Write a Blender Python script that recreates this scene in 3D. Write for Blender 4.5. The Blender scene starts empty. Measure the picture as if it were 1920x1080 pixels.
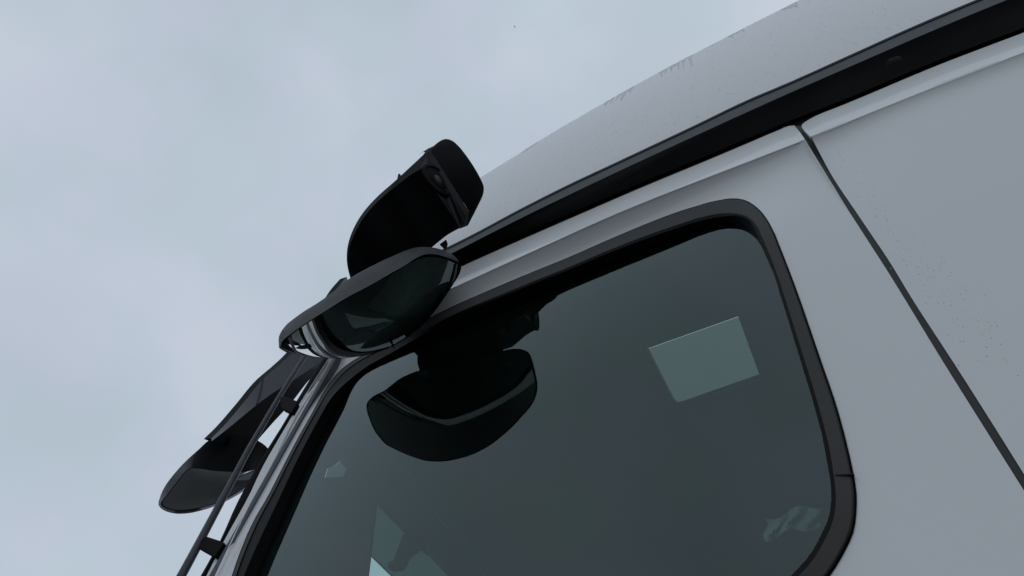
import bpy, bmesh, math, random
from mathutils import Vector, Matrix
random.seed(7)
R_ = math.radians
sc = bpy.context.scene
C = sc.collection

# ------------------------------------------------------------------ camera
# world: x = towards the rear of the truck, y = into the cab, z = up; the
# outer skin of the door lies near y = 0, the photographer stands at y = -0.8
FPX, CX, CY = 1000.0, 960.0, 540.0
def cdir(v): return Vector((v[0], -v[1], -v[2])).normalized()
zc = cdir((220, -843, FPX)); xf = cdir((1900, -690, -FPX))
xc = (xf - zc * xf.dot(zc)).normalized(); yc = zc.cross(xc)
ROT = Matrix((xc, yc, zc))                       # camera space -> world space
CAM = Vector((0.0, -0.8, 1.6))
cam_data = bpy.data.cameras.new('camera'); cam = bpy.data.objects.new('camera', cam_data)
C.objects.link(cam); sc.camera = cam
cam.matrix_world = Matrix.Translation(CAM) @ ROT.to_4x4()
cam_data.sensor_width = 36; cam_data.lens = 36 * FPX / 1920
cam_data.clip_start = 0.02; cam_data.clip_end = 5000

# ------------------------------------------------------------------ sky and sun
world = bpy.data.worlds.new('World'); sc.world = world; world.use_nodes = True
wn, wl = world.node_tree.nodes, world.node_tree.links
wn.clear()
wo = wn.new('ShaderNodeOutputWorld'); bg = wn.new('ShaderNodeBackground'); bg.inputs['Strength'].default_value = 0.1
sky = wn.new('ShaderNodeTexSky'); sky.sky_type = 'NISHITA'; sky.sun_disc = False
SUN_EL, SUN_AZ = R_(62), R_(35)
sky.sun_elevation = SUN_EL; sky.sun_rotation = SUN_AZ
tc = wn.new('ShaderNodeTexCoord')
def wnoise(scale, det, off):
    m = wn.new('ShaderNodeMapping'); m.inputs['Location'].default_value = off
    m.inputs['Scale'].default_value = (1, 1, 1.3)
    n = wn.new('ShaderNodeTexNoise'); n.inputs['Scale'].default_value = scale; n.inputs['Detail'].default_value = det
    n.inputs['Roughness'].default_value = 0.45
    wl.new(tc.outputs['Generated'], m.inputs['Vector']); wl.new(m.outputs[0], n.inputs['Vector']); return n
def wramp(src, stops):
    r = wn.new('ShaderNodeValToRGB'); wl.new(src, r.inputs[0])
    while len(r.color_ramp.elements) < len(stops): r.color_ramp.elements.new(0.5)
    for e, (p, c) in zip(r.color_ramp.elements, stops): e.position = p; e.color = (*c, 1)
    return r
n1 = wnoise(2.6, 4, (0.3, 1.1, 0.2)); n2 = wnoise(5.5, 3, (3.3, 0.4, 1.7))
lum = wramp(n1.outputs['Fac'], [(0.30, (0.905, 0.915, 0.93)), (0.52, (0.98, 0.99, 1.0)), (0.72, (1.075, 1.07, 1.06))])
hue = wramp(n2.outputs['Fac'], [(0.36, (5.20, 6.08, 6.72)), (0.62, (5.62, 6.10, 7.02))])
mul = wn.new('ShaderNodeMix'); mul.data_type = 'RGBA'; mul.blend_type = 'MULTIPLY'; mul.inputs[0].default_value = 1
wl.new(lum.outputs[0], mul.inputs[6]); wl.new(hue.outputs[0], mul.inputs[7])
mx = wn.new('ShaderNodeMix'); mx.data_type = 'RGBA'; mx.inputs[0].default_value = 0.92
wl.new(sky.outputs[0], mx.inputs[6]); wl.new(mul.outputs[2], mx.inputs[7])
wl.new(mx.outputs[2], bg.inputs[0]); wl.new(bg.outputs[0], wo.inputs[0])
sd = bpy.data.lights.new('sun', 'SUN'); sd.energy = 0.5; sd.angle = R_(25); sd.color = (1, 0.97, 0.93)
so = bpy.data.objects.new('sun', sd); C.objects.link(so)
sv = Vector((math.sin(SUN_AZ) * math.cos(SUN_EL), math.cos(SUN_AZ) * math.cos(SUN_EL), math.sin(SUN_EL)))
so.rotation_euler = sv.to_track_quat('Z', 'Y').to_euler()
sc.view_settings.view_transform = 'Standard'; sc.view_settings.look = 'None'
sc.view_settings.exposure = 0; sc.view_settings.gamma = 1

# ------------------------------------------------------------------ materials
def mat(name, color, rough=0.5, metal=0.0, coat=0.0, spec=0.5, noise=None, bump=None):
    m = bpy.data.materials.new(name); m.use_nodes = True
    nt = m.node_tree; b = nt.nodes['Principled BSDF']
    b.inputs['Base Color'].default_value = (*color, 1); b.inputs['Roughness'].default_value = rough
    b.inputs['Metallic'].default_value = metal; b.inputs['Coat Weight'].default_value = coat
    b.inputs['Coat Roughness'].default_value = 0.04; b.inputs['Specular IOR Level'].default_value = spec
    t = nt.nodes.new('ShaderNodeTexCoord')
    if noise:                                  # (scale vec, amount) dirt variation
        mp = nt.nodes.new('ShaderNodeMapping'); mp.inputs['Scale'].default_value = noise[0]
        n = nt.nodes.new('ShaderNodeTexNoise'); n.inputs['Scale'].default_value = 1; n.inputs['Detail'].default_value = 6
        r = nt.nodes.new('ShaderNodeValToRGB')
        r.color_ramp.elements[0].position = 0.3; r.color_ramp.elements[1].position = 0.7
        r.color_ramp.elements[0].color = (*[c * (1 - noise[1]) for c in color], 1)
        r.color_ramp.elements[1].color = (*[min(1, c * (1 + noise[1])) for c in color], 1)
        nt.links.new(t.outputs['Object'], mp.inputs[0]); nt.links.new(mp.outputs[0], n.inputs['Vector'])
        nt.links.new(n.outputs['Fac'], r.inputs[0]); nt.links.new(r.outputs[0], b.inputs['Base Color'])
        rr = nt.nodes.new('ShaderNodeMapRange'); rr.inputs[3].default_value = rough * 0.8; rr.inputs[4].default_value = rough * 1.25
        nt.links.new(n.outputs['Fac'], rr.inputs[0]); nt.links.new(rr.outputs[0], b.inputs['Roughness'])
    if bump:                                   # (scale, strength, distance)
        n = nt.nodes.new('ShaderNodeTexNoise'); n.inputs['Scale'].default_value = bump[0]; n.inputs['Detail'].default_value = 3
        bp = nt.nodes.new('ShaderNodeBump'); bp.inputs['Strength'].default_value = bump[1]; bp.inputs['Distance'].default_value = bump[2]
        nt.links.new(t.outputs['Object'], n.inputs['Vector']); nt.links.new(n.outputs['Fac'], bp.inputs['Height'])
        nt.links.new(bp.outputs[0], b.inputs['Normal'])
    return m
PAINT = (0.87, 0.87, 0.85)
M = {
 'paint': mat('white_paint', PAINT, 0.32, coat=0.35, noise=((1.5, 2, 1.2), 0.035), bump=(7, 0.25, 0.0006)),
 'plastic': mat('black_plastic', (0.003, 0.0033, 0.004), 0.6, spec=0.07, noise=((6, 6, 6), 0.2), bump=(900, 0.25, 0.0003)),
 'satin': mat('satin_plastic', (0.010, 0.0105, 0.0125), 0.5, spec=0.25, noise=((8, 8, 8), 0.15), bump=(900, 0.2, 0.0003)),
 'lip': mat('grey_trim', (0.060, 0.062, 0.072), 0.5, spec=0.35, noise=((6, 6, 30), 0.12)),
 'rubber': mat('rubber_seal', (0.060, 0.057, 0.052), 0.6, spec=0.35, noise=((4, 4, 4), 0.15)),
 'blackout': mat('glossy_black_trim', (0.004, 0.004, 0.0045), 0.5, spec=0.15),
 'mirror': mat('mirror_glass', (0.80, 0.83, 0.83), 0.015, metal=1.0),
 'liner': mat('cab_lining', (0.22, 0.27, 0.24), 0.8, noise=((4, 4, 4), 0.15)),
 'liner2': mat('grey_cab_lining', (0.14, 0.145, 0.16), 0.8, noise=((3, 3, 3), 0.15)),
 'liner_dark': mat('dark_cab_trim', (0.03, 0.034, 0.034), 0.7, noise=((4, 4, 4), 0.15)),
 'asphalt': mat('wet_asphalt', (0.036, 0.036, 0.036), 0.75, spec=0.3, noise=((0.4, 0.4, 0.4), 0.25), bump=(60, 0.6, 0.01)),
 'rail': mat('rail_plastic', (0.009, 0.0095, 0.011), 0.42, spec=0.5, noise=((6, 6, 6), 0.2)),
 'shell': mat('mirror_shell_plastic', (0.013, 0.014, 0.016), 0.38, spec=0.35, noise=((9, 9, 9), 0.2), bump=(900, 0.2, 0.0003)),
 'railgrey': mat('grey_rail_coating', (0.075, 0.078, 0.086), 0.4, spec=0.4, noise=((12, 12, 12), 0.15)),
 'edge': mat('glossy_white_edge', PAINT, 0.15, coat=1.0),
 'lens': mat('camera_lens', (0.005, 0.006, 0.008), 0.4, spec=0.3),
 'bird': mat('dark_feathers', (0.03, 0.03, 0.03), 0.7),
}
def streaked():
    """white paint of the roof side: rain dirt run down it in fine streaks"""
    m = mat('streaked_white_paint', PAINT, 0.36, coat=0.25)
    nt = m.node_tree; b = nt.nodes['Principled BSDF']; t = nt.nodes.new('ShaderNodeTexCoord')
    mp = nt.nodes.new('ShaderNodeMapping'); mp.inputs['Scale'].default_value = (120, 40, 14)
    n = nt.nodes.new('ShaderNodeTexNoise'); n.inputs['Scale'].default_value = 1; n.inputs['Detail'].default_value = 5
    mp2 = nt.nodes.new('ShaderNodeMapping'); mp2.inputs['Scale'].default_value = (3, 3, 2)
    n2 = nt.nodes.new('ShaderNodeTexNoise'); n2.inputs['Scale'].default_value = 1; n2.inputs['Detail'].default_value = 4
    r = nt.nodes.new('ShaderNodeValToRGB')
    r.color_ramp.elements[0].position = 0.56; r.color_ramp.elements[0].color = (0, 0, 0, 1)
    r.color_ramp.elements[1].position = 0.78; r.color_ramp.elements[1].color = (1, 1, 1, 1)
    mul = nt.nodes.new('ShaderNodeMath'); mul.operation = 'MULTIPLY'
    mxx = nt.nodes.new('ShaderNodeMix'); mxx.data_type = 'RGBA'
    mxx.inputs[6].default_value = (*PAINT, 1); mxx.inputs[7].default_value = (0.58, 0.58, 0.57, 1)
    L = nt.links
    L.new(t.outputs['Object'], mp.inputs[0]); L.new(mp.outputs[0], n.inputs['Vector'])
    L.new(t.outputs['Object'], mp2.inputs[0]); L.new(mp2.outputs[0], n2.inputs['Vector'])
    L.new(n.outputs['Fac'], r.inputs[0]); L.new(r.outputs[0], mul.inputs[0]); L.new(n2.outputs['Fac'], mul.inputs[1])
    L.new(mul.outputs[0], mxx.inputs[0]); L.new(mxx.outputs[2], b.inputs['Base Color'])
    return m
M['roof'] = streaked()
def glass(name, tint, ior=1.5, gloss=1.0):
    m = bpy.data.materials.new(name); m.use_nodes = True
    nt = m.node_tree; nt.nodes.clear()
    o = nt.nodes.new('ShaderNodeOutputMaterial'); ms = nt.nodes.new('ShaderNodeMixShader')
    tr = nt.nodes.new('ShaderNodeBsdfTransparent'); tr.inputs[0].default_value = (*tint, 1)
    gl = nt.nodes.new('ShaderNodeBsdfGlossy'); gl.inputs['Roughness'].default_value = 0.004
    gl.inputs[0].default_value = (.90 * gloss, 1.08 * gloss, 1.05 * gloss, 1)
    # two-surface reflectance of a thin sheet, the same from either side
    ge = nt.nodes.new('ShaderNodeNewGeometry'); dt = nt.nodes.new('ShaderNodeVectorMath'); dt.operation = 'DOT_PRODUCT'
    nt.links.new(ge.outputs['Normal'], dt.inputs[0]); nt.links.new(ge.outputs['Incoming'], dt.inputs[1])
    def mth(op, a, b=None):
        n = nt.nodes.new('ShaderNodeMath'); n.operation = op
        for i, v in enumerate((a, b)):
            if v is None: continue
            if isinstance(v, (int, float)): n.inputs[i].default_value = v
            else: nt.links.new(v, n.inputs[i])
        return n.outputs[0]
    c = mth('ABSOLUTE', dt.outputs['Value']); F = mth('ADD', mth('MULTIPLY', mth('POWER', mth('SUBTRACT', 1, c), 5), .96), .042)
    F2 = mth('DIVIDE', mth('MULTIPLY', F, 2), mth('ADD', F, 1))
    nt.links.new(F2, ms.inputs[0]); nt.links.new(tr.outputs[0], ms.inputs[1]); nt.links.new(gl.outputs[0], ms.inputs[2])
    nt.links.new(ms.outputs[0], o.inputs[0]); return m
M['glass'] = glass('green_tinted_glass', (0.60, 0.72, 0.69))
M['pane'] = glass('windscreen_glass', (0.72, 0.90, 0.86))
M['hatch'] = glass('smoked_hatch_glass', (0.135, 0.165, 0.15))
M['visor'] = glass('smoked_visor_glass', (0.07, 0.095, 0.085))
def water():
    m = bpy.data.materials.new('water_drop'); m.use_nodes = True
    b = m.node_tree.nodes['Principled BSDF']; b.inputs['Base Color'].default_value = (0.75, 0.78, 0.8, 1)
    b.inputs['Roughness'].default_value = 0.02; b.inputs['IOR'].default_value = 1.33; b.inputs['Transmission Weight'].default_value = 0.55
    return m
M['water'] = water()

# ------------------------------------------------------------------ helpers
def ray(px, py): return ROT @ Vector((px - CX, -(py - CY), -FPX))
def S(p, y=0.0):                     # point of the vertical plane y = const seen at photo pixel p
    r = ray(*p); return CAM + r * ((y - CAM.y) / r.y)
def SX(p, x):
    r = ray(*p); return CAM + r * ((x - CAM.x) / r.x)
def SZ(p, z):
    r = ray(*p); return CAM + r * ((z - CAM.z) / r.z)
def SP(p, o, n):                     # plane through o with normal n
    r = ray(*p); return CAM + r * ((o - CAM).dot(n) / r.dot(n))
def px_of(P):
    c = ROT.transposed() @ (Vector(P) - CAM); return (CX - FPX * c.x / c.z, CY + FPX * c.y / c.z)
def resample(pts, n, closed=False, smooth=True):
    """n points along a polyline (Catmull-Rom), even in chord length"""
    P = [Vector(p) for p in pts]
    dense = []; m = len(P); segs = m if closed else m - 1
    for i in range(segs):
        if closed: a, b, c, d = P[(i - 1) % m], P[i], P[(i + 1) % m], P[(i + 2) % m]
        else: a, b, c, d = P[max(i - 1, 0)], P[i], P[i + 1], P[min(i + 2, m - 1)]
        for k in range(12):
            t = k / 12
            if smooth:
                l1 = max((b - a).length, 1e-6); l2 = max((c - b).length, 1e-6); l3 = max((d - c).length, 1e-6)
                m1 = ((b - a) / l1 * l2 + (c - b)) * 0.5 if l1 > 1e-5 else (c - b)
                m2 = ((d - c) / l3 * l2 + (c - b)) * 0.5 if l3 > 1e-5 else (c - b)
                h = (2*t**3 - 3*t**2 + 1) * b + (t**3 - 2*t**2 + t) * m1 + (-2*t**3 + 3*t**2) * c + (t**3 - t**2) * m2
            else: h = b.lerp(c, t)
            dense.append(h)
    dense.append(P[0].copy() if closed else P[-1].copy())
    acc = [0.0]
    for i in range(1, len(dense)): acc.append(acc[-1] + (dense[i] - dense[i - 1]).length)
    out = []; j = 0; tot = acc[-1]; cnt = n if closed else n - 1
    for i in range(n):
        s = tot * i / cnt
        while j < len(acc) - 2 and acc[j + 1] < s: j += 1
        d = acc[j + 1] - acc[j]; t = 0 if d < 1e-9 else (s - acc[j]) / d
        out.append(dense[j].lerp(dense[j + 1], min(max(t, 0), 1)))
    return out
def seg(pts, counts, closed=True):
    """resample each stretch between anchors with its own count so that loops match"""
    out = []
    for s, n in zip(pts, counts): out += resample(s, n + 1)[:-1]
    return out
def make(name, verts, faces, m, parent=None, smooth=True, kind=None, label=None):
    me = bpy.data.meshes.new(name); me.from_pydata([tuple(v) for v in verts], [], faces); me.update()
    bm = bmesh.new(); bm.from_mesh(me); bmesh.ops.remove_doubles(bm, verts=bm.verts, dist=1e-6)
    bmesh.ops.recalc_face_normals(bm, faces=bm.faces); bm.to_mesh(me); bm.free()
    for p in me.polygons: p.use_smooth = smooth
    if smooth: me.set_sharp_from_angle(angle=R_(38))
    me.materials.append(m); o = bpy.data.objects.new(name, me); C.objects.link(o)
    if parent: o.parent = parent
    if kind: o['kind'] = kind
    if label: o['label'] = label
    return o
def loft(name, rows, m, parent=None, closed=False, cap0=False, cap1=False, smooth=True, **k):
    n = len(rows[0]); v = [p for r in rows for p in r]; f = []
    for i in range(len(rows) - 1):
        for j in range(n if closed else n - 1):
            a, b = i * n + j, i * n + (j + 1) % n; f.append((a, b, b + n, a + n))
    if cap0: f.append(tuple(range(n)))
    if cap1: f.append(tuple((len(rows) - 1) * n + j for j in range(n)))
    return make(name, v, f, m, parent, smooth, **k)
def bevel(o, w, seg_=3, ang=30):
    b = o.modifiers.new('bevel', 'BEVEL'); b.width = w; b.segments = seg_; b.limit_method = 'ANGLE'; b.angle_limit = R_(ang)
    return o
def solid(o, t, off=0):
    s = o.modifiers.new('thickness', 'SOLIDIFY'); s.thickness = t; s.offset = off; return o
def box(name, pts, vec, m, parent, b=0.002, **k):
    """prism: polygon pts swept along vec"""
    vec = Vector(vec); n = len(pts); v = list(pts) + [p + vec for p in pts]
    f = [tuple(range(n)), tuple(range(2 * n - 1, n - 1, -1))] + [(i, (i + 1) % n, (i + 1) % n + n, i + n) for i in range(n)]
    o = make(name, v, f, m, parent, smooth=False, **k)
    return bevel(o, b) if b else o
def tube(name, path, rad, m, parent, ns=16, **k):
    rows = []
    for i, p in enumerate(path):
        d = (path[min(i + 1, len(path) - 1)] - path[max(i - 1, 0)]).normalized()
        u = d.cross(Vector((0, 0, 1))).normalized() if abs(d.z) < .95 else d.cross(Vector((0, 1, 0))).normalized()
        w = d.cross(u); r = rad[i] if isinstance(rad, (list, tuple)) else rad
        rows.append([p + (u * math.cos(a) + w * math.sin(a)) * r for a in [2 * math.pi * q / ns for q in range(ns)]])
    return loft(name, rows, m, parent, closed=True, cap0=True, cap1=True, **k)
def px3(loop, fn): return [fn((p[0], p[1])) for p in loop]
def P2(l): return [Vector((a, b, 0)) for a, b in l]

# ------------------------------------------------------------------ ground
g = make('ground', [(-900, -900, 0), (900, -900, 0), (900, 900, 0), (-900, 900, 0)], [(0, 1, 2, 3)], M['asphalt'], smooth=False)
g['kind'] = 'structure'; g['label'] = 'damp grey asphalt yard below the truck'

# ------------------------------------------------------------------ the truck
truck = bpy.data.objects.new('truck', None); C.objects.link(truck)
truck['label'] = 'white truck cab seen from below with black mirrors and dark side window'
truck['category'] = 'truck'

# --- traced lines of the side, photo pixels
L1 = [(800,484),(837,467),(893,439),(973,396),(1062,351),(1160,305),(1298,240),(1400,191),(1480,157),(1600,103),(1711,53),(1836,0),(1990,-64),(2150,-128)]
L2 = [(800,498),(843,477),(915,440),(993,401),(1080,359),(1160,321),(1335,240),(1470,179),(1600,122),(1764,51),(1887,0),(2020,-54),(2170,-112)]
L4d = [(790,535),(867,499),(947,463),(1089,401),(1200,353),(1335,297),(1400,269.5),(1460,244)]
L5d = [(790,567),(860,534),(982,477),(1060,443),(1140,408),(1227,371),(1340,329),(1451,282),(1509,261)]
L4r = [(1530,217),(1573,200),(1600,189),(1755,124),(1920,61),(2200,-44)]
L5r = [(1521,256),(1600,222),(1660,199),(1760,162),(1920,98),(2200,-7)]
ROOF = [(805,395),(850,366),(902,333),(951,303),(1029,254),(1122,200),(1200,156),(1280,113),(1340,82),(1422,40),(1502,0),(1620,-57),(1760,-120),(1920,-188),(2150,-282)]

# crease height as a function of x
def sstep(a, b, x):
    t = min(max((x - a) / (b - a), 0), 1); return t * t * (3 - 2 * t)
def ycre(x): return -0.012 - 0.022 * (1 - sstep(-0.45, 0.2, x))
def S5(p):
    y = -.02
    for _ in range(6): y = ycre(S(p, y).x)
    return S(p, y)
cre = sorted([(S5(p).x, S5(p).z) for p in L5d + L5r[1:]])
def polyfit(pts, deg):
    n_ = deg + 1; A = [[sum(x ** (i + j) for x, _ in pts) for j in range(n_)] + [sum(y * x ** i for x, y in pts)] for i in range(n_)]
    for i in range(n_):
        p_ = max(range(i, n_), key=lambda q: abs(A[q][i])); A[i], A[p_] = A[p_], A[i]
        for k_ in range(n_):
            if k_ != i:
                m_ = A[k_][i] / A[i][i]; A[k_] = [a - m_ * b for a, b in zip(A[k_], A[i])]
    return [A[i][n_] / A[i][i] for i in range(n_)]
cfit = polyfit(cre, 3); x0_, x1_ = cre[0][0], 1.0
cre = [(x0_ + (x1_ - x0_) * i / 60, sum(c * (x0_ + (x1_ - x0_) * i / 60) ** k for k, c in enumerate(cfit))) for i in range(61)]
_l5 = [px_of((x, ycre(x), z)) for x, z in cre]
L5d = [p for p in _l5 if p[0] < 1505][::2] + [(1509, 261)]; L5r = [(1521, 256)] + [p for p in _l5 if p[0] > 1540][::2]
def zcrease(x):
    if x <= cre[0][0]: return cre[0][1]
    for (a, b), (c, d) in zip(cre, cre[1:]):
        if x <= c: return b + (d - b) * (x - a) / max(c - a, 1e-6)
    return cre[-1][1]
def sstep(a, b, x):
    t = min(max((x - a) / (b - a), 0), 1); return t * t * (3 - 2 * t)
def H(x, z):
    """relief of the pressed side skin: an undercut below the crease that fades to the rear"""
    d = zcrease(x) - z
    k = 1 - sstep(-0.60, 0.42, x)                       # deep undercut towards the front
    depth = 0.014 + 0.062 * k; lam = 0.020 + 0.044 * k
    y = ycre(x) + depth * (1 - math.exp(-max(d, 0) / lam))
    y -= 0.036 * k * sstep(0.06, 0.36, d)
    return y
def onskin(p):
    y = -0.01
    for _ in range(8):
        q = S(p, y); y = H(q.x, q.z)
    return S(p, y)

# --- roof side panel (high roof wing)
n = 90
lo = resample(P2(L1), n); hi = resample(P2(ROOF), n)
a_lo = [S((p.x, p.y), -0.006) for p in lo]
# match upper curve by x so that ribs stand upright
a_hi = [S((p.x, p.y), 0.09) for p in resample(P2(ROOF), 400)]
def at_x(curve, x): return min(curve, key=lambda q: abs(q.x - x))
def interp_x(curve, x):
    c = curve
    if x <= c[0].x: return c[0]
    for a, b in zip(c, c[1:]):
        if x <= b.x: return a.lerp(b, (x - a.x) / max(b.x - a.x, 1e-6))
    return c[-1]
xs = [a_hi[0].x + (a_hi[-1].x - a_hi[0].x) * i / (n - 1) for i in range(n)]
def lowpt(x): q = interp_x(a_lo, x); return Vector((x, q.y, q.z))
rows = [[lowpt(x) + Vector((0, 0.025, 0.004)) for x in xs], [lowpt(x) for x in xs]]
for i in range(1, 15):
    t = i / 14; r = []
    for x in xs:
        l, h = lowpt(x), interp_x(a_hi, x); h = Vector((x, h.y, h.z))
        q = l.lerp(h, t); q.y = l.y + (h.y - l.y) * (t ** 1.7)
        r.append(q)
    rows.append(r)
for dy, dz in ((0.02, 0.012), (0.06, 0.02), (0.16, 0.02)):
    rows.append([q + Vector((0, dy, dz)) for q in rows[15]])
solid(loft('roof_side_panel', rows, M['roof'], truck), 0.005)
front_end = [r[0] for r in rows]
loft('roof_front_panel', [[r[0] for r in rows], [Vector((r[0].x - .02, r[0].y + .03, r[0].z)) for r in rows], [Vector((r[0].x - .05, r[0].y + .5, r[0].z)) for r in rows]], M['paint'], truck)

# --- drip rail: grey lip, black underside, thin black seal
def up_to(curve, y, m_=90): return [S((p.x, p.y), y) for p in resample(P2(curve), m_)]
l1 = up_to(L1, -0.009); l2 = up_to(L2, -0.012)
rail_rows = [[q + Vector((0, 0.03, 0)) for q in l1], [q + Vector((0, 0.004, 0.0015)) for q in l1], l1, l2]
ls = [S((p.x, p.y - 3), -0.0115) for p in resample(P2(L1), 90)]; ls2 = [S((p.x, p.y + .6), -0.0115) for p in resample(P2(L1), 90)]
loft('roof_joint', [[q + Vector((0, .01, .002)) for q in ls], ls, ls2, [q + Vector((0, .01, 0)) for q in ls2]], M['blackout'], truck)
loft('drip_rail_lip', rail_rows, M['lip'], truck, smooth=False)
L4full = [(790,535),(867,499),(947,463),(1089,401),(1200,353),(1335,297),(1400,269.5),(1500,228),(1573,200),(1600,189),(1755,124),(1920,61),(2200,-44)]
L3 = [(x - 3, y - 8) for x, y in L4full]
l2b = l2
l3 = up_to(L3, 0.050)
mid = [a.lerp(b, 0.5) + Vector((0, 0, 0.004)) for a, b in zip(l2b, l3)]
loft('drip_rail_underside', [l2b, [a.lerp(b, .1) + Vector((0, 0, .003)) for a, b in zip(l2b, l3)], mid, l3], M['rail'], truck)
l4 = up_to(L4full, 0.034)
loft('roof_seal', [l3, [q + Vector((0, .012, .0)) for q in l3], [q + Vector((0, .012, -.01)) for q in l4], [q + Vector((0, .0, -.06)) for q in l4]], M['blackout'], truck)
# round plug in the underside
tgt = Vector((1683, 117)); px_mid = [Vector(px_of(a.lerp(b, .5))) for a, b in zip(l2b, mid)]
def uside(i, t): return l2b[i].lerp(l3[i], t) + Vector((0, 0, .003 + .001 * math.sin(math.pi * t)))
pi_, pt = min(((i, t / 20) for i in range(90) for t in range(21)), key=lambda q: (Vector(px_of(uside(*q))) - tgt).length)
pc = uside(pi_, pt); pu = (uside(pi_ + 1, pt) - uside(pi_ - 1, pt)).normalized(); pv = (l3[pi_] - l2b[pi_]).normalized(); pn = pu.cross(pv).normalized()
if pn.dot(CAM - pc) < 0: pn = -pn
ringv = []
for rr, dz in ((0.0225, -0.002), (0.0225, 0.0002), (0.0222, 0.0006), (0.0217, 0.0002), (0.0213, -0.0003), (0.0205, 0.0003), (0.0005, 0.0004)):
    ringv.append([pc + (pu * math.cos(a) + pv * math.sin(a)) * rr + pn * dz for a in [2 * math.pi * i / 40 for i in range(40)]])
loft('round_plug', ringv, M['rail'], truck, closed=True, cap1=True)

# --- door skin ring: outer loop (photo pixels) and window loop
def pw(x, z, y=0.0): return px_of((x, y, z))
sill = 1.86
R1_top = [(689,662),(740,633),(820,589),(920,544),(1013,505),(1060,486),(1149,447),(1260,402),(1327,381)]
R1_c1 = [(1327,381),(1350,376),(1373,373),(1396,376),(1418,389),(1436,409),(1453,440)]
R1_right = [(1453,440),(1489,533),(1540,680),(1568,762),(1589,840),(1600,890)]
R1_c2 = [(1600,890),(1605,922),(1605.5,947),(1600,996),(1582,1036),(1555,1080),(1520,1120)]
R1_bot = [(1520,1120), pw(-0.5, sill - .03), pw(-1.20, sill - .04)]
R1_c3 = [pw(-1.20, sill - .04), pw(-1.30, sill), pw(-1.345, sill + .07)]
R1_left = [pw(-1.345, sill + .07), (436,1080),(473,984),(504,929),(529,880),(558,824),(584,778)]
R1_c4 = [(584,778),(611,729),(633,700),(660,678),(689,662)]
R3_top = [(722,676),(780,648),(840,622),(900,596),(960,571),(1027,542),(1060,528),(1171,482),(1304,431)]
R3_c1 = [(1304,431),(1344,420),(1373,417),(1391,419),(1407,427),(1415,435),(1422,446)]
R3_right = [(1422,446),(1451,513),(1478,596),(1504,680),(1530,765),(1551,840)]
R3_c2 = [(1551,840),(1561,895),(1568,940),(1564,991),(1551,1022),(1529,1062),(1495,1100)]
R3_bot = [(1495,1100), pw(-0.5, sill + .01), pw(-1.18, sill)]
R3_c3 = [pw(-1.18, sill), pw(-1.24, sill + .03), pw(-1.28, sill + .08)]
R3_left = [pw(-1.28, sill + .08), (480,1080),(542,940),(569,880),(593,831),(624,773)]
R3_c4 = [(624,773),(651,729),(671,707),(693,691),(722,676)]
cnt = (40, 14, 24, 14, 16, 8, 30, 14)
R1 = seg([P2(s) for s in (R1_top, R1_c1, R1_right, R1_c2, R1_bot, R1_c3, R1_left, R1_c4)], cnt)
R3 = seg([P2(s) for s in (R3_top, R3_c1, R3_right, R3_c2, R3_bot, R3_c3, R3_left, R3_c4)], cnt)
# outer loop of the door below the crease: top crease, rear gap, bottom, front edge
D_top = [(662,629)] + L5d[0:]
D_rear = [(1509,261),(1540,315),(1580,378),(1620,440),(1667,513),(1696,560),(1768,678),(1857,820),(1920,920)]
D_front = [pw(-1.44, 1.3), (407,1080),(453,982),(504,884),(509,875),(549,793),(584,736),(628,674),(662,629)]
zb = 1.3
rear_b = (2085, 1190)
D0 = [resample(P2(D_top), 48)[:-1], resample(P2(D_rear), 31)[:-1], resample(P2([(1920,920), rear_b, pw(0.165, zb)]), 9)[:-1],
      resample(P2([pw(0.165, zb), pw(-.5, zb), pw(-1.44, zb)]), 28)[:-1], resample(P2(D_front), 49)[:-1]]
OUT = [p for s in D0 for p in s]; N = len(OUT)
assert N == sum(cnt), (N, sum(cnt))
OUT3 = [onskin((p.x, p.y)) for p in OUT]; IN3 = [onskin((p.x, p.y)) for p in R1]
def shrink_out(l, ctr, d, dy): return [Vector((q.x, q.y + dy, q.z)) + (Vector((ctr.x - q.x, 0, ctr.z - q.z)).normalized() * d) for q in l]
door = loft('door', [OUT3] + [[(lambda s: Vector((s.x, H(s.x, s.z), s.z)))(a.lerp(b, t)) for a, b in zip(OUT3, IN3)] for t in [(i / 34) ** 1.7 for i in range(1, 34)]]
            + [IN3] + [[q + Vector((0, .004, 0)) for q in shrink_out(IN3, Vector((-.7, 0, 2.4)), 0.002, 0)],
                       [q + Vector((0, .02, 0)) for q in shrink_out(IN3, Vector((-.7, 0, 2.4)), 0.003, 0)]],
            M['paint'], truck, closed=True)
# door header strip above the crease
he = [(1482,235.5),(1489,235),(1494,241),(1500,248)]
h_top = resample(P2(L4d + he[:2]), 80); h_bot = resample(P2(L5d[:-1] + [(1500,265)]), 80)
ht = [S((p.x, p.y), 0.027) for p in h_top]; hb = [S((p.x, p.y), H(S5((p.x, p.y)).x, 9)) for p in h_bot]
hdr = [[q + Vector((0, .02, -.004)) for q in ht], [q + Vector((0, .004, -.0005)) for q in ht]]
for i in range(0, 9):
    t = i / 8; hdr.append([Vector((a.lerp(b, t).x, a.y + (b.y - a.y) * t, a.lerp(b, t).z)) for a, b in zip(ht, hb)])
hdr.append([Vector((b.x, b.y + .0012, b.z - .0025)) for b in hb])
# rear end of the header follows the rounded corner
corner = [S(p, y) for p, y in (((1489,235), .022), ((1494,241), .014), ((1500,248), .004), ((1509,261), -.010))]
hd = loft('door_header', hdr, M['paint'], door)
make('door_header_corner', [hdr[1][-1]] + corner + [hdr[-2][-1]] + [c + Vector((.004, .02, 0)) for c in corner],
     [(0, 1, 2, 3, 4, 5), (1, 6, 7, 2), (2, 7, 8, 3), (3, 8, 9, 4)], M['paint'], door, smooth=False)
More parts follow.
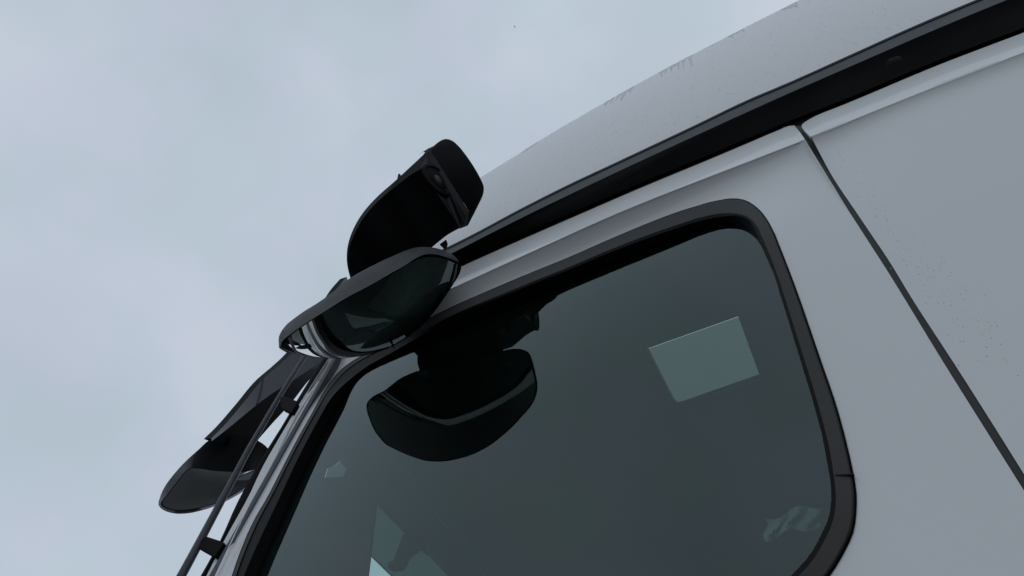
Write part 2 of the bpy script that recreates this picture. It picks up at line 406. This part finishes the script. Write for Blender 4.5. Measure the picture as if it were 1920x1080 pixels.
# rear edge return of the door into the gap
er = resample(P2(D_rear + [rear_b, pw(0.165, zb)]), 60); e3 = [onskin((p.x, p.y)) for p in er]
loft('door_edge', [e3, [q + Vector((-.0012, .002, 0)) for q in e3], [q + Vector((-.004, .03, 0)) for q in e3]], M['paint'], door)
# gap seal between door and rear wall
GR = [(1503,237),(1511,247),(1520,261),(1540,293),(1562,333),(1607,400),(1634,440),(1667,489),(1710,560),(1790,683),(1877,820),(1920,889),(2100,1175)]
GL = [(1480,232),(1496,240),(1507,261),(1532,305),(1560,350),(1590,395),(1618,440),(1655,495),(1694,560),(1766,678),(1855,820),(1918,920),(2080,1185)]
def gapp(p):
    q = onskin((p.x, p.y)); f = 1 - sstep(262, 330, p.y); return S((p.x, p.y), .030) if p.y < 262 else S((p.x, p.y), q.y + .0035 + f * .018)
gl = [gapp(p) for p in resample(P2([(a - 14, b + 6) for a, b in GL]), 60)]
gr = [gapp(p) for p in resample(P2([(a + (22 if b > 330 else 5), b - (6 if b > 330 else 1)) for a, b in GR]), 60)]
loft('door_gap_seal', [gl, [a.lerp(b, .5) + Vector((0, -.0015, 0)) for a, b in zip(gl, gr)], gr], M['rubber'], truck)

# --- rear side wall
rl = P2([(1521,256)] + GR[3:]); rl = resample(rl, 50)
rl3 = [onskin((p.x, p.y)) for p in rl]
rc3 = [onskin((p.x, p.y)) for p in resample(P2(L5r), 50)]
def xe(z):
    for a, b in zip(rl3, rl3[1:]):
        if a.z >= z >= b.z: return a.x + (b.x - a.x) * (a.z - z) / max(a.z - b.z, 1e-6)
    return rl3[0].x if z > rl3[0].z else rl3[-1].x
edge = [Vector((xe(z), H(xe(z), z), z)) for z in [rl3[0].z + (1.25 - rl3[0].z) * (f / 59) ** 1.5 for f in range(60)]]
rows = [[q + Vector((.004, .03, 0)) for q in edge], [q + Vector((.0012, .002, 0)) for q in edge], edge]
for i in range(1, 40):
    r = []
    for f in range(60):
        e = edge[f]; x = e.x + (1.7 - e.x) * i / 39; ff = (f / 59) ** 1.5; z = zcrease(x) * (1 - ff) + 1.25 * ff if i else e.z
        r.append(Vector((x, H(x, z), z)))
    rows.append(r)
wall = loft('rear_side_wall', rows, M['paint'], truck)
rt = resample(P2([(1509,229),(1524,220)] + L4r[1:]), 70); rb = resample(P2([(1519,256)] + L5r[1:]), 70)
rt3 = [S((p.x, p.y), .024) for p in rt]; rb3 = [S((p.x, p.y), H(S5((p.x, p.y)).x, 9)) for p in rb]
hr = [[q + Vector((0, .02, -.004)) for q in rt3], [q + Vector((0, .005, .0)) for q in rt3]]
for i in range(9):
    t = i / 8; hr.append([Vector((a.lerp(b, t).x, a.y + (b.y - a.y) * t, a.lerp(b, t).z)) for a, b in zip(rt3, rb3)])
hr.append([Vector((b.x, b.y + .0012, b.z - .0025)) for b in rb3])
loft('rear_wall_header', hr, M['paint'], wall)
cr = [S(p, y) for p, y in (((1509,229), .022), ((1504,233), .016), ((1503,238), .010), ((1509,246), .002), ((1519,256), -.010))]
loft('rear_header_corner', [[c + Vector((.003, .02, 0)) for c in cr], cr, [hr[2][0], hr[3][0], hr[5][0], hr[7][0], hr[10][0]]], M['paint'], wall)

# --- window: rubber frame and glass
GY = 0.034
def yoff(l, y): return [S((p.x, p.y), y) for p in l]
r1 = [Vector((q.x, q.y - .001, q.z)) for q in IN3]
r3 = yoff(R3, GY)
# the lip of the frame: same world outline as the glass, but out at the skin
lip = []
for a, b in zip(r1, r3): lip.append(Vector((b.x, a.y - .004, b.z)))
ctr = Vector((-.7, 0, 2.4))
m1 = [a.lerp(b, .12) + Vector((0, -.006, 0)) for a, b in zip(r1, lip)]
m2 = [a.lerp(b, .55) + Vector((0, -.007, 0)) for a, b in zip(r1, lip)]
m3 = [a.lerp(b, .80) + Vector((0, -.003, 0)) for a, b in zip(r1, lip)]
in1 = [Vector((b.x, (a.y + b.y) / 2, b.z)) for a, b in zip(lip, r3)]
def ins(l, w, dy): return [q + Vector((ctr.x - q.x, 0, ctr.z - q.z)).normalized() * w + Vector((0, dy, 0)) for q in l]
loft('seal_groove', [[q + Vector((0, .010, 0)) for q in r1], ins(r1, -.0008, -.0006), ins(r1, .0022, .0006), ins(r1, .0026, .004)], M['blackout'], door, closed=True)
g1 = ins(r1, .0024, -.0002)
lpx = [Vector((*px_of(q), 0)) for q in lip]; gpx = [Vector((*px_of(q), 0)) for q in g1]
def wide(q): return .78 - .52 * (1 - sstep(-1.30, -1.05, q.x))       # the front edge shows less of the face, more of the reveal
def srow(f, prot, scale=True):
    out = []
    for a, b, q, l_ in zip(gpx, lpx, g1, lip):
        t = f * (wide(q) / .78 if scale else 1); p = a.lerp(b, t)
        out.append(S((p.x, p.y), q.y + (l_.y - q.y) * t - prot))
    return out
m1 = srow(.10, .004); m2 = srow(.78, .004); m3 = srow(.92, .0015)
loft('window_seal', [[q + Vector((0, .006, 0)) for q in g1], g1, m1, m2], M['rubber'], door, closed=True)
fr = loft('window_frame', [[q + Vector((0, .0004, 0)) for q in m2], m3, srow(1.0, 0, False), in1, r3,
     [q + Vector((0, .012, 0)) for q in r3]], M['blackout'], door, closed=True)
# joint of the seal on the rear edge
j0 = R1[40 + 14 + 24]; 
jj = [S(p, onskin(p).y - .0078) for p in ((1601.5,887.5),(1601.5,891),(1565,893),(1565,889.5))]
box('seal_joint', jj, (0, .004, 0), M['blackout'], door, b=0.0004)
wg = make('window_glass', [Vector((q.x, GY - .0002, q.z)) for q in r3], [tuple(range(len(r3)))], M['glass'], door, smooth=False)

# --- A pillar: strip ahead of the door edge, seal strip
PL = [pw(-1.50, 1.3), (387,1080),(418,1018),(467,929),(491,878),(527,815),(564,753),(613,676),(650,620)]
BK = [pw(-1.54, 1.3), (376,1080),(413,1013),(444,944),(480,878),(502,841),(531,795),(560,745),(604,675),(642,617)]
BR = D_front
br = [onskin((p.x, p.y)) for p in resample(P2(BR), 60)]
pl = [S((p.x, p.y), .006) for p in resample(P2(PL), 60)]
bk = [S((p.x, p.y), .012) for p in resample(P2(BK), 60)]
loft('door_front_edge', [br, [q + Vector((-.0025, .0008, 0)) for q in br], [q + Vector((-.005, .004, 0)) for q in br], [q + Vector((-.006, .012, 0)) for q in br]], M['paint'], door)
br2 = [q + Vector((-.0060, .0025, 0)) for q in br]
tube('door_edge_bead', [q + Vector((.001, -.0005, 0)) for q in br], .0060, M['edge'], door, ns=18)
loft('pillar_panel', [[q + Vector((.004, .02, 0)) for q in br2], br2, [a.lerp(b, .5) + Vector((0, -.001, 0)) for a, b in zip(br2, pl)], pl, [q + Vector((0, .03, 0)) for q in pl]], M['paint'], truck)
loft('pillar_seal', [[q + Vector((.002, .006, 0)) for q in pl], [a.lerp(b, .4) + Vector((0, -.004, 0)) for a, b in zip(pl, bk)], bk, [q + Vector((.01, .03, 0)) for q in bk]], M['plastic'], truck)

# --- grab rail ahead of the pillar
rp = [(300,1150),(340,1080),(399,970),(440,893),(467,842),(496,792),(522,747),(545,710),(568,674),(590,640)]
path = [S((p.x, p.y), -.004) for p in resample(P2(rp), 40)]
rad = [(9.2 - 5.0 * min(1, i / 32)) * (ROT.transposed() @ (CAM - path[i])).z / FPX for i in range(40)]
rail = tube('grab_rail', path, rad, M['railgrey'], truck)
def standoff(pts, y0, y1):
    a = [S(p, y0) for p in pts]
    o = box('standoff', a, (0, y1 - y0, 0), M['plastic'], rail, b=0.004); return o
standoff([(378,1010),(386,1005),(414,1014),(419,1020),(402,1046),(372,1029)], -.008, .018)
standoff([(524,746),(532,742),(553,750),(556,757),(546,775),(527,766)], -.008, .018)

# --- cab interior seen through the glass
ZC, XF, YF, XB = 3.10, -1.50, 2.25, 1.10
hp = [SZ(p, ZC) for p in ((1213,655),(1384,595),(1426,712),(1270,765))]
hx0 = (hp[0].x + hp[3].x) / 2; hx1 = (hp[1].x + hp[2].x) / 2; hy0 = (hp[0].y + hp[1].y) / 2; hy1 = (hp[2].y + hp[3].y) / 2
def holed(name, outer, holes, m, parent, th):
    bm = bmesh.new(); eds = []
    for lp in [outer] + holes:
        vs = [bm.verts.new(p) for p in lp]
        for i in range(len(vs)): eds.append(bm.edges.new((vs[i], vs[(i + 1) % len(vs)])))
    bmesh.ops.triangle_fill(bm, use_beauty=True, use_dissolve=False, edges=eds)
    me = bpy.data.meshes.new(name); bm.to_mesh(me); bm.free(); me.materials.append(m)
    o = bpy.data.objects.new(name, me); C.objects.link(o); o.parent = parent; return solid(o, th)
hatch_loop = [Vector((q.x, q.y, ZC)) for q in [SZ(p, ZC - .0135) for p in ((1212,655),(1384,594),(1427,713),(1284,762),(1272,765),(1265,759))]]
ceil = holed('ceiling_lining', [Vector((XF - .02, .05, ZC)), Vector((XB, .05, ZC)), Vector((XB, YF, ZC)), Vector((XF - .02, YF, ZC))], [hatch_loop], M['liner'], truck, .02)
fl = [q + Vector((0, 0, -.012)) for q in hatch_loop]; cH = sum(hatch_loop, Vector()) / 6
fo = [cH + (q - cH) * 1.07 + Vector((0, 0, -.0125)) for q in hatch_loop]
hatch = loft('roof_hatch', [[q + Vector((0, 0, .002)) for q in fo], fo, fl, [q + Vector((0, 0, .03)) for q in fl]], M['liner_dark'], truck, closed=True, smooth=False)
make('hatch_glass', [q + Vector((0, 0, -.0135)) for q in hatch_loop], [tuple(range(6))], M['hatch'], hatch, smooth=False)
wsl = [SX(p, XF) for p in ((705,940),(765,1002),(800,1033),(840,1076),(1000,1235),(1010,1420),(660,1420),(687,1090))]
small = [SX(p, XF) for p in ((605,896),(610,880),(624,874),(638,860),(645,869),(653,878),(648,893))]
holed('front_lining', [Vector((XF, .0, .9)), Vector((XF, YF, .9)), Vector((XF, YF, ZC + .02)), Vector((XF, .0, ZC + .02))], [wsl, small], M['liner2'], truck, .02)
ws = make('windscreen', [q + Vector((.0115, 0, 0)) for q in wsl], [tuple(range(8))], M['pane'], truck, smooth=False)
vz = [SX(p, XF + .014) for p in ((706,936),(842,1078),(1002,1238),(935,1270),(735,1080),(692,1038))]
make('sun_visor', vz, [tuple(range(6))], M['visor'], truck, smooth=False)
ve = [SX((p.x, p.y), XF + .016) for p in resample(P2([(692,1038),(735,1080),(935,1270)]), 8)]
tube('visor_edge', ve, .0028, M['liner_dark'], truck, ns=8)
make('reflection_pane', [q + Vector((.0115, 0, 0)) for q in small], [tuple(range(7))], M['visor'], truck, smooth=False)  # added opening and pane in place of a small light reflection
br_ = [SX(p, XF + .03) for p in ((762,1001),(756,1020),(748,1041),(745,1050),(738,1052),(734,1060),(737,1068),(746,1072),(758,1070),(765,1060),(768,1051),(780,1040),(795,1029),(806,1040),(790,1005))]
box('visor_bracket', br_, (-.02, 0, 0), M['liner_dark'], truck, b=.002)
for a, b, w in (((738,866),(930,1105),.006), ((752,870),(950,1105),.004)):
    p0, p1 = SX(a, XF + .012), SX(b, XF + .012); tube('lining_seam', [p0, p0.lerp(p1, .5), p1], w * .7, M['liner'], truck, ns=8)
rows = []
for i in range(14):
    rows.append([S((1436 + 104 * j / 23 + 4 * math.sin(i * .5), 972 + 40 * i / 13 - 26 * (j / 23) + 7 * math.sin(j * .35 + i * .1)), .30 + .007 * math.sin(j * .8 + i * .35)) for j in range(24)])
solid(loft('reflection_sheet', rows, mat('pale_reflection_tone', (0.22, 0.27, 0.27), 0.9, noise=((14, 14, 14), .35)), truck), .004)  # added folded sheet, stands in for a pale reflection on the window glass
far = [(XF, YF, .9), (XB, YF, .9), (XB, YF, ZC + .02), (XF, YF, ZC + .02)]
solid(make('far_side_lining', far, [(0, 1, 2, 3)], M['liner'], truck, smooth=False), .02)
solid(make('back_wall_lining', [(XB, .05, .9), (XB, YF, .9), (XB, YF, ZC + .02), (XB, .05, ZC + .02)], [(0, 1, 2, 3)], M['liner'], truck, smooth=False), .02)
solid(make('cab_floor', [(XF, .05, .9), (XB, .05, .9), (XB, YF, .9), (XF, YF, .9)], [(0, 1, 2, 3)], M['liner_dark'], truck, smooth=False), .02)
# inner skin of the door side, with the window opening
GZ = .048
inner = [Vector((b.x, GZ, b.z)) for b in r3]
holed('inner_door_lining', [Vector((XF, GZ, .9)), Vector((XB, GZ, .9)), Vector((XB, GZ, ZC + .02)), Vector((XF, GZ, ZC + .02))], [inner], M['liner_dark'], door, .01)

# --- kerb mirror on the corner of the cab
# (photo x, photo y, distance y of the point): read off the mirror and its image in the window
rimU = [(524,653,-.235),(528,641,-.275),(545,626,-.303),(575,605,-.318),(610,583,-.322),(650,558,-.320),(690,537,-.312),(730,514,-.302),(760,497,-.292),(780,484,-.278),(797,477,-.260),(818,477,-.228),(842,484,-.180),(860,491,-.150)]
rimL = [(860,491,-.150),(865,499,-.138),(862,512,-.126),(850,533,-.109),(830,563,-.088),(810,590,-.070),(790,612,-.056),(765,632,-.046),(735,650,-.040),(700,663,-.042),(660,670,-.053),(625,672,-.070),(590,670,-.100),(560,665,-.150),(535,660,-.205),(524,653,-.235)]
hou = [(523,652),(523,631),(536,610),(556,594),(585,576),(622,550),(655,523),(700,498),(740,479),(775,465),(800,463),(825,467),(848,477),(862,490)]
def rs3(l):
    q = resample([Vector((a, b, c * 100)) for a, b, c in l], 61)[:-1]; return [Vector((v.x, v.y, v.z / 100)) for v in q]
ru = rs3(rimU); rlw = rs3(rimL); RIM = ru + rlw
hu = resample(P2(hou), 61)[:-1]
lc = Vector((690, 570, 0))
hl = [Vector((p.x, p.y, 0)) + (lc - Vector((p.x, p.y, 0))) * .10 * math.sin(math.pi * i / 60) for i, p in enumerate(rlw)]
HOU = hu + hl
r0 = [S((p.x, p.y), p.z) for p in RIM]; cM = sum(r0, Vector()) / len(r0)
nw = Vector((0, 0, 0))
for a, b in zip(r0, r0[1:] + r0[:1]): nw += (a - cM).cross(b - cM)
MN = nw.normalized()
if MN.dot(CAM - cM) < 0: MN = -MN
MU = (r0[60] - r0[0]).normalized(); MU = (MU - MN * MU.dot(MN)).normalized(); MV = MN.cross(MU)
def domeh(q):
    d = q - cM; return .058 - .96 * d.dot(MU) ** 2 - .03 * d.dot(MU) - .85 * d.dot(MV) ** 2
def resid(p, y):
    q = S((p.x, p.y), y); return (q - cM).dot(MN) - domeh(q - MN * (q - cM).dot(MN))
ynew = [min([RIM[i].z + k * .001 for k in range(-60, 61)], key=lambda y: abs(resid(RIM[i], y)) + .12 * abs(y - RIM[i].z)) for i in range(120)]
for _ in range(6): ynew = [(ynew[i - 1] + 2 * ynew[i] + ynew[(i + 1) % 120]) / 4 for i in range(120)]
for p, y in zip(RIM, ynew): p.z = y
r0 = [S((p.x, p.y), p.z) for p in RIM]
def toward(l, c, t, off=0): return [q.lerp(c, t) + MN * off for q in l]
def hback_(k, push): return [S((a.x + (b.x - a.x) * k, a.y + (b.y - a.y) * k), a.z + push) if i < 60 else S((a.x, a.y), a.z).lerp(cM, .04 * k * math.sin(math.pi * (i - 60) / 60)) - MN * (.03 * k * math.sin(math.pi * (i - 60) / 60)) for i, (a, b) in enumerate(zip(RIM, HOU))]
hb1 = hback_(.5, .003); hb2 = hback_(1.0, .008)
cB = sum(hb2, Vector()) / len(hb2)
km = loft('kerb_mirror', [toward(r0, cM, .03, -.006), toward(r0, cM, .022, .0006), toward(r0, cM, .010, .001), r0, hb1, hb2, toward(hb2, cB, .08, -.012), toward(hb2, cB, .3, -.030), toward(hb2, cB, .62, -.042), toward(hb2, cB, .95, -.046)],
          M['satin'], truck, closed=True, cap1=True)
def gb(t): return .040 * (1 - (1 - t) ** 2.0)
def gring(t):
    out = []
    for q in r0:
        v = q.lerp(cM, .022 + t * .977); flat = v - MN * (v - cM).dot(MN)
        out.append(flat + MN * (domeh(flat) - .0015))
    return out
loft('mirror_glass', [gring((i / 40)) for i in range(41)], M['mirror'], km, closed=True, cap1=True)
# stalk from the housing to the cab
st = [cB, cB.lerp(Vector((-1.30, -.10, 2.98)), .5) + Vector((0, -.01, .01)), Vector((-1.30, -.10, 2.98))]
tube('mirror_stalk', [Vector(p) for p in resample(st, 14)], .035, M['plastic'], truck)

box('reflection_block', [S(p, -.145) for p in ((672,548),(700,532),(740,514),(790,496),(830,490),(838,498),(828,522),(790,548),(745,568),(700,572))], (0, .045, 0), M['plastic'], truck, b=.004)  # unseen block added to blacken the gap in the window's reflection

# --- camera pod above it
ob = [(668,535),(657,508),(653,488),(656,462),(668,432),(686,402),(712,374),(745,347),(770,328),(790,316)]
def ycol(t, a, b): return a + (b - a) * t
o3 = [S((p.x, p.y), -.24 - .13 * sstep(0, 30, i)) for i, p in enumerate(resample(P2(ob), 40))]
# inner edge: same profile moved towards the cab, ending on the photo's lower corner
W = S((862,428), -.175) - S((790,316), -.37)
prof_in = [q + W for q in o3]
Pod = []
E1o, E1i = o3[-1], prof_in[-1]
# up-facing grey flank outside
fk = [(661,535),(653,508),(650,488),(652,460),(663,428),(681,398),(708,368),(742,338),(768,314),(797,287)]
f3 = [S((p.x, p.y), -.248 - .128 * sstep(0, 30, i)) for i, p in enumerate(resample(P2(fk), 40))]
up = Vector((-.02, 0, .05))
ft = [q + Vector((-.01, .02, .03)) for q in f3]
it = [q + Vector((-.03, -.015, (.05 + .09 * i / 39 + .14 * math.sin(math.pi * i / 39) + .06 * (i / 39) ** 2))) for i, q in enumerate(prof_in)]
pod = loft('camera_pod', [o3, f3, ft, it, prof_in, [a.lerp(b, .5) for a, b in zip(prof_in, o3)], o3], M['plastic'], truck)
bevel(pod, .003, 2, 35)
# lens panel
E2o, E2i = S((808,283), -.368), S((880,397), -.185)
lp_ = [E1o, E1i, S((876,424), -.182), E2i, E2o, S((797,290), -.372)]
panel = box('lens_panel', lp_, (-.015, .0, .02), M['satin'], pod, b=.0015)
nrm = (lp_[1] - lp_[0]).cross(lp_[4] - lp_[0]).normalized()
if nrm.dot(CAM - lp_[0]) < 0: nrm = -nrm
lc_ = SP((822, 338), lp_[0] + nrm * .001, nrm); e_u = (lp_[1] - lp_[0]).normalized(); e_v = nrm.cross(e_u)
def disc(r, h): return [lc_ + (e_u * math.cos(a) + e_v * math.sin(a)) * r + nrm * h for a in [2 * math.pi * i / 36 for i in range(36)]]
rr = (SP((822, 318), lp_[0], nrm) - lc_).length * 1.05
loft('lens_ring', [disc(rr, -.002), disc(rr, .004), disc(rr * .86, .005), disc(rr * .80, .001), disc(rr * .55, .001), disc(rr * .5, .004), disc(rr * .3, .0045)], M['plastic'], pod, closed=True)
loft('camera_lens', [disc(rr * .32, .003), disc(rr * .26, .0055), disc(rr * .15, .007), disc(rr * .02, .0075)], M['lens'], pod, closed=True, cap1=True)
# hood
hood = [(800,286,-.371),(812,276,-.367),(824,266,-.362),(836,261,-.354),(848,264,-.339),(858,272,-.324),(870,286,-.305),(888,312,-.272),(902,337,-.240),(907,350,-.226),(906,364,-.215),(896,386,-.200),(884,410,-.188),(876,424,-.181)]
hs = resample([Vector(h) for h in hood], 40)
h3 = [S((p.x, p.y), p.z) for p in hs]
base = resample([lp_[5], E2o, E2i, lp_[2]], 40, smooth=False)
hin = [a.lerp(b, .5) + Vector((.004, 0, .012)) for a, b in zip(base, h3)]
ho_ = [q + Vector((-.004, 0, .007)) for q in h3]
hback = [q + Vector((-.05, .0, .045 + .17 * sstep(12, 30, i))) for i, q in enumerate(base)]
loft('camera_hood', [base, hin, h3, ho_, [a.lerp(b, .5) + Vector((0, 0, .012)) for a, b in zip(ho_, hback)], hback], M['plastic'], pod)
box('pod_clip', [S(p, -.362) for p in ((743,346),(745,333),(746,327),(749,325),(752,331),(751,341))], (0, .02, 0), M['plastic'], pod, b=.001)
box('pod_hook', [S(p, -.17) for p in ((824,458),(836,449),(838,456),(835,465),(831,465))], (0, .006, 0), M['plastic'], pod, b=.001)
# arm carrying the pod
aq = [Vector((-1.27, -.20, 3.02)), Vector((-1.29, -.12, 3.0)), Vector((-1.32, -.04, 2.98)), Vector((-1.31, .03, 2.98))]
tube('pod_arm', [Vector(p) for p in resample(aq, 14)], .05, M['plastic'], truck)

# --- front-view mirror on its long arm, beyond the front corner
FX = -2.12
fu = [(298,948),(300,935),(306,917),(318,898),(340,873),(368,847),(396,822)]     # silhouette, upper
armU = [(396,822),(420,798),(455,757),(492,712),(525,683),(548,661),(585,610),(612,572),(632,540),(650,519)]
crs = [(397,827),(424,806),(452,783),(480,760),(513,736),(545,716),(575,696),(602,676),(630,640),(645,600),(652,525)]
armL = [(470,850),(484,825),(500,806),(516,788),(532,771),(552,748),(575,718),(600,690),(628,655),(645,610),(654,527)]
def fp(l, x, k=40): return [SX((p.x, p.y), x) for p in resample(P2(l), k)]
aU, aC, aL = fp(armU, FX + .02), fp(crs, FX + .10), fp(armL, FX + .04)
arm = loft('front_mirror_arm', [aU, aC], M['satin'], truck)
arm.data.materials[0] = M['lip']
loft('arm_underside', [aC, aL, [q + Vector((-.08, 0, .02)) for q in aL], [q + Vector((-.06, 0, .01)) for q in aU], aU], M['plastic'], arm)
sj = [SX(p, FX + .06) for p in ((493,709),(488,730),(481,758))]
tube('arm_seam', [SX(p, FX + y) for p, y in (((493,712), .022), ((488,735), .06), ((481,758), .098))], .0022, M['blackout'], arm, ns=6)
FN = Vector((.62, -.25, -.75)).normalized(); FO = SX((395, 915), FX)
gl_ = [(301,946),(315,925),(332,903),(345,886),(356,878),(372,878),(400,882),(430,884),(460,884),(492,878),(486,888),(470,905),(448,922),(415,940),(382,951),(350,957),(325,957),(310,953)]
GLo = resample(P2(gl_), 80, closed=True)
g0 = [SP((p.x, p.y), FO, FN) for p in GLo]; cG = sum(g0, Vector()) / 80
ho2 = [(297,947),(300,932),(308,914),(322,894),(345,868),(370,845),(396,823),(430,816),(465,818),(485,827),(500,838),(508,852),(505,868),(496,885),(480,903),(452,924),(415,944),(382,956),(348,963),(322,962),(304,955)]
h0 = resample(P2(ho2), 80, closed=True)
h1 = [SP((p.x, p.y), FO - FN * .05, FN) for p in h0]
cHh = sum(h1, Vector()) / 80
def tw(l, c, t, off): return [q.lerp(c, t) + FN * off for q in l]
fm = loft('front_mirror', [tw(g0, cG, .05, -.006), tw(g0, cG, .02, .0005), g0, h1, tw(h1, cHh, .12, -.03), tw(h1, cHh, .5, -.06), tw(h1, cHh, .95, -.065)], M['shell'], truck, closed=True, cap1=True)
loft('mirror_glass', [tw(g0, cG, .03 + .968 * t, (.012 * (1 - (1 - t) ** 2) - .001)) for t in [i / 20 for i in range(21)]], M['mirror'], fm, closed=True, cap1=True)

# ------------------------------------------------------------------ water drops
def drops(name, pts, parent):
    """pts: (centre, normal, radius); low domes sitting on the surface, joined"""
    v, f = [], []
    for c, nn, r in pts:
        nn = nn.normalized(); u = nn.orthogonal().normalized(); w = nn.cross(u); b = len(v); k = 8
        for rr_, h in ((1, 0), (.8, .13), (.45, .22)):
            for i in range(k):
                a = 2 * math.pi * i / k; v.append(c + (u * math.cos(a) + w * math.sin(a)) * r * rr_ + nn * r * h)
        v.append(c + nn * r * .25)
        for s in range(2):
            for i in range(k): f.append((b + s*k + i, b + s*k + (i+1) % k, b + (s+1)*k + (i+1) % k, b + (s+1)*k + i))
        for i in range(k): f.append((b + 2*k + i, b + 2*k + (i+1) % k, b + 3*k))
        f.append(tuple(b + k - 1 - i for i in range(k)))
    return make(name, v, f, M['water'], parent, kind='stuff')
outn = Vector((0, -1, 0))
pts = []
for i in range(170):                                     # scattered on the rear wall along a slanting trail
    t = random.random(); c0 = Vector((1570, 300)).lerp(Vector((1880, 680)), t ** .7)
    p = (c0.x + random.gauss(0, 12 + 22 * t), c0.y + random.gauss(0, 10 + 12 * t))
    s = onskin(p); pts.append((s, outn, random.uniform(.0005, .0013)))
for i in range(26):
    t = i / 25; p = (1533 + 50 * t + random.uniform(-1, 1), 222 + 80 * t)
    s = S(p, H(0.2, 9) + .012) if p[1] < 250 else onskin(p); pts.append((s, outn, random.uniform(.0006, .0012)))
drops('water_drops', pts, wall).data.materials[0] = mat('wet_drop', (.58, .60, .61), .12)
pts = []
def roofpt(x, t):
    l, h = lowpt(x), interp_x(a_hi, x); q = l.lerp(Vector((x, h.y, h.z)), t); q.y = l.y + (h.y - l.y) * t ** 1.7 - .0035; return q
for i in range(420):
    x = random.uniform(-1.2, .75); t = random.random() if random.random() < .55 else 1 - random.random() ** 2 * .12
    pts.append((roofpt(x, min(t, .995)), outn, random.uniform(.0008, .0022)))
drops('water_drops', pts, truck)
# thin wet runs hanging from the upper edge of the roof side
v, f = [], []
for cx0, nn, ln in ((1000, 5, .03), (1150, 5, .05), (1185, 8, .07), (1255, 5, .06), (1285, 6, .09), (1380, 4, .05), (1480, 6, .05), (1515, 6, .06)):
    for q in range(nn):
        xx = interp_x(a_hi, S((cx0, 200), .09).x).x * 0 + S((cx0 + random.uniform(-16, 16), interp_x(sorted(P2(ROOF), key=lambda e: e.x), cx0).y), .09).x
        w = random.uniform(.003, .010); l_ = ln * 3.2 * random.uniform(.3, 1.0)
        b = len(v); T = [1 - .001, 1 - .03, 1 - l_ * .6, 1 - l_]; W_ = [w * 1.6, w, w * .5, w * .08]
        for t_, w_ in zip(T, W_):
            for sx in (-1, 1): v.append(roofpt(xx + sx * w_, t_) + Vector((0, .0004, 0)))
        for k in range(3): f.append((b + 2*k, b + 2*k + 1, b + 2*k + 3, b + 2*k + 2))
M['wet'] = mat('wet_dirty_paint', (0.50, 0.51, 0.51), 0.2)
make('wet_run', v, f, M['wet'], truck, kind='stuff')
pts = []
for i in range(40):
    j = random.randrange(3, 56); a, b = r0[j], hb2[j]; q = a.lerp(b, random.uniform(.2, .8)); q = q.lerp(hb1[j], .6)
    pts.append((q, (q - cM), random.uniform(.0015, .003)))
drops('water_drops', pts, km).data.materials[0] = M['shell']
pts = []
for i in range(90):
    j = random.randrange(0, 80); q = g0[j].lerp(h1[j], random.uniform(.15, .95)); pts.append((q, q - cG, random.uniform(.001, .0022)))
drops('water_drops', pts, fm).data.materials[0] = M['shell']
pts = []
for i in range(30):
    j = random.randrange(0, 89); q = l1[j].lerp(l2[j], random.uniform(.1, .9)); pts.append((q, outn, random.uniform(.001, .002)))
drops('water_drops', pts, truck)

# ------------------------------------------------------------------ a bird far up
bp = CAM + ray(965, 50).normalized() * 60
bird = bpy.data.objects.new('bird', None); C.objects.link(bird); bird.location = bp
bird['label'] = 'tiny dark bird high in the overcast sky'; bird['category'] = 'bird'
bb = [Vector((x, 0, 0)) for x in (-.12, -.06, .02, .10, .16)]
bb = [q * .6 for q in bb]
tube('body', bb, [.004, .02, .025, .015, .004], M['bird'], bird, ns=8)
for s in (-1, 1):
    solid(make('wing', [Vector(q) * .5 for q in ((-.04, s*.02, .01), (.05, s*.02, .01), (.04, s*.14, .04), (-.06, s*.24, .02), (-.06, s*.12, .03))], [(0, 1, 2, 3, 4)], M['bird'], bird, smooth=False), .006)
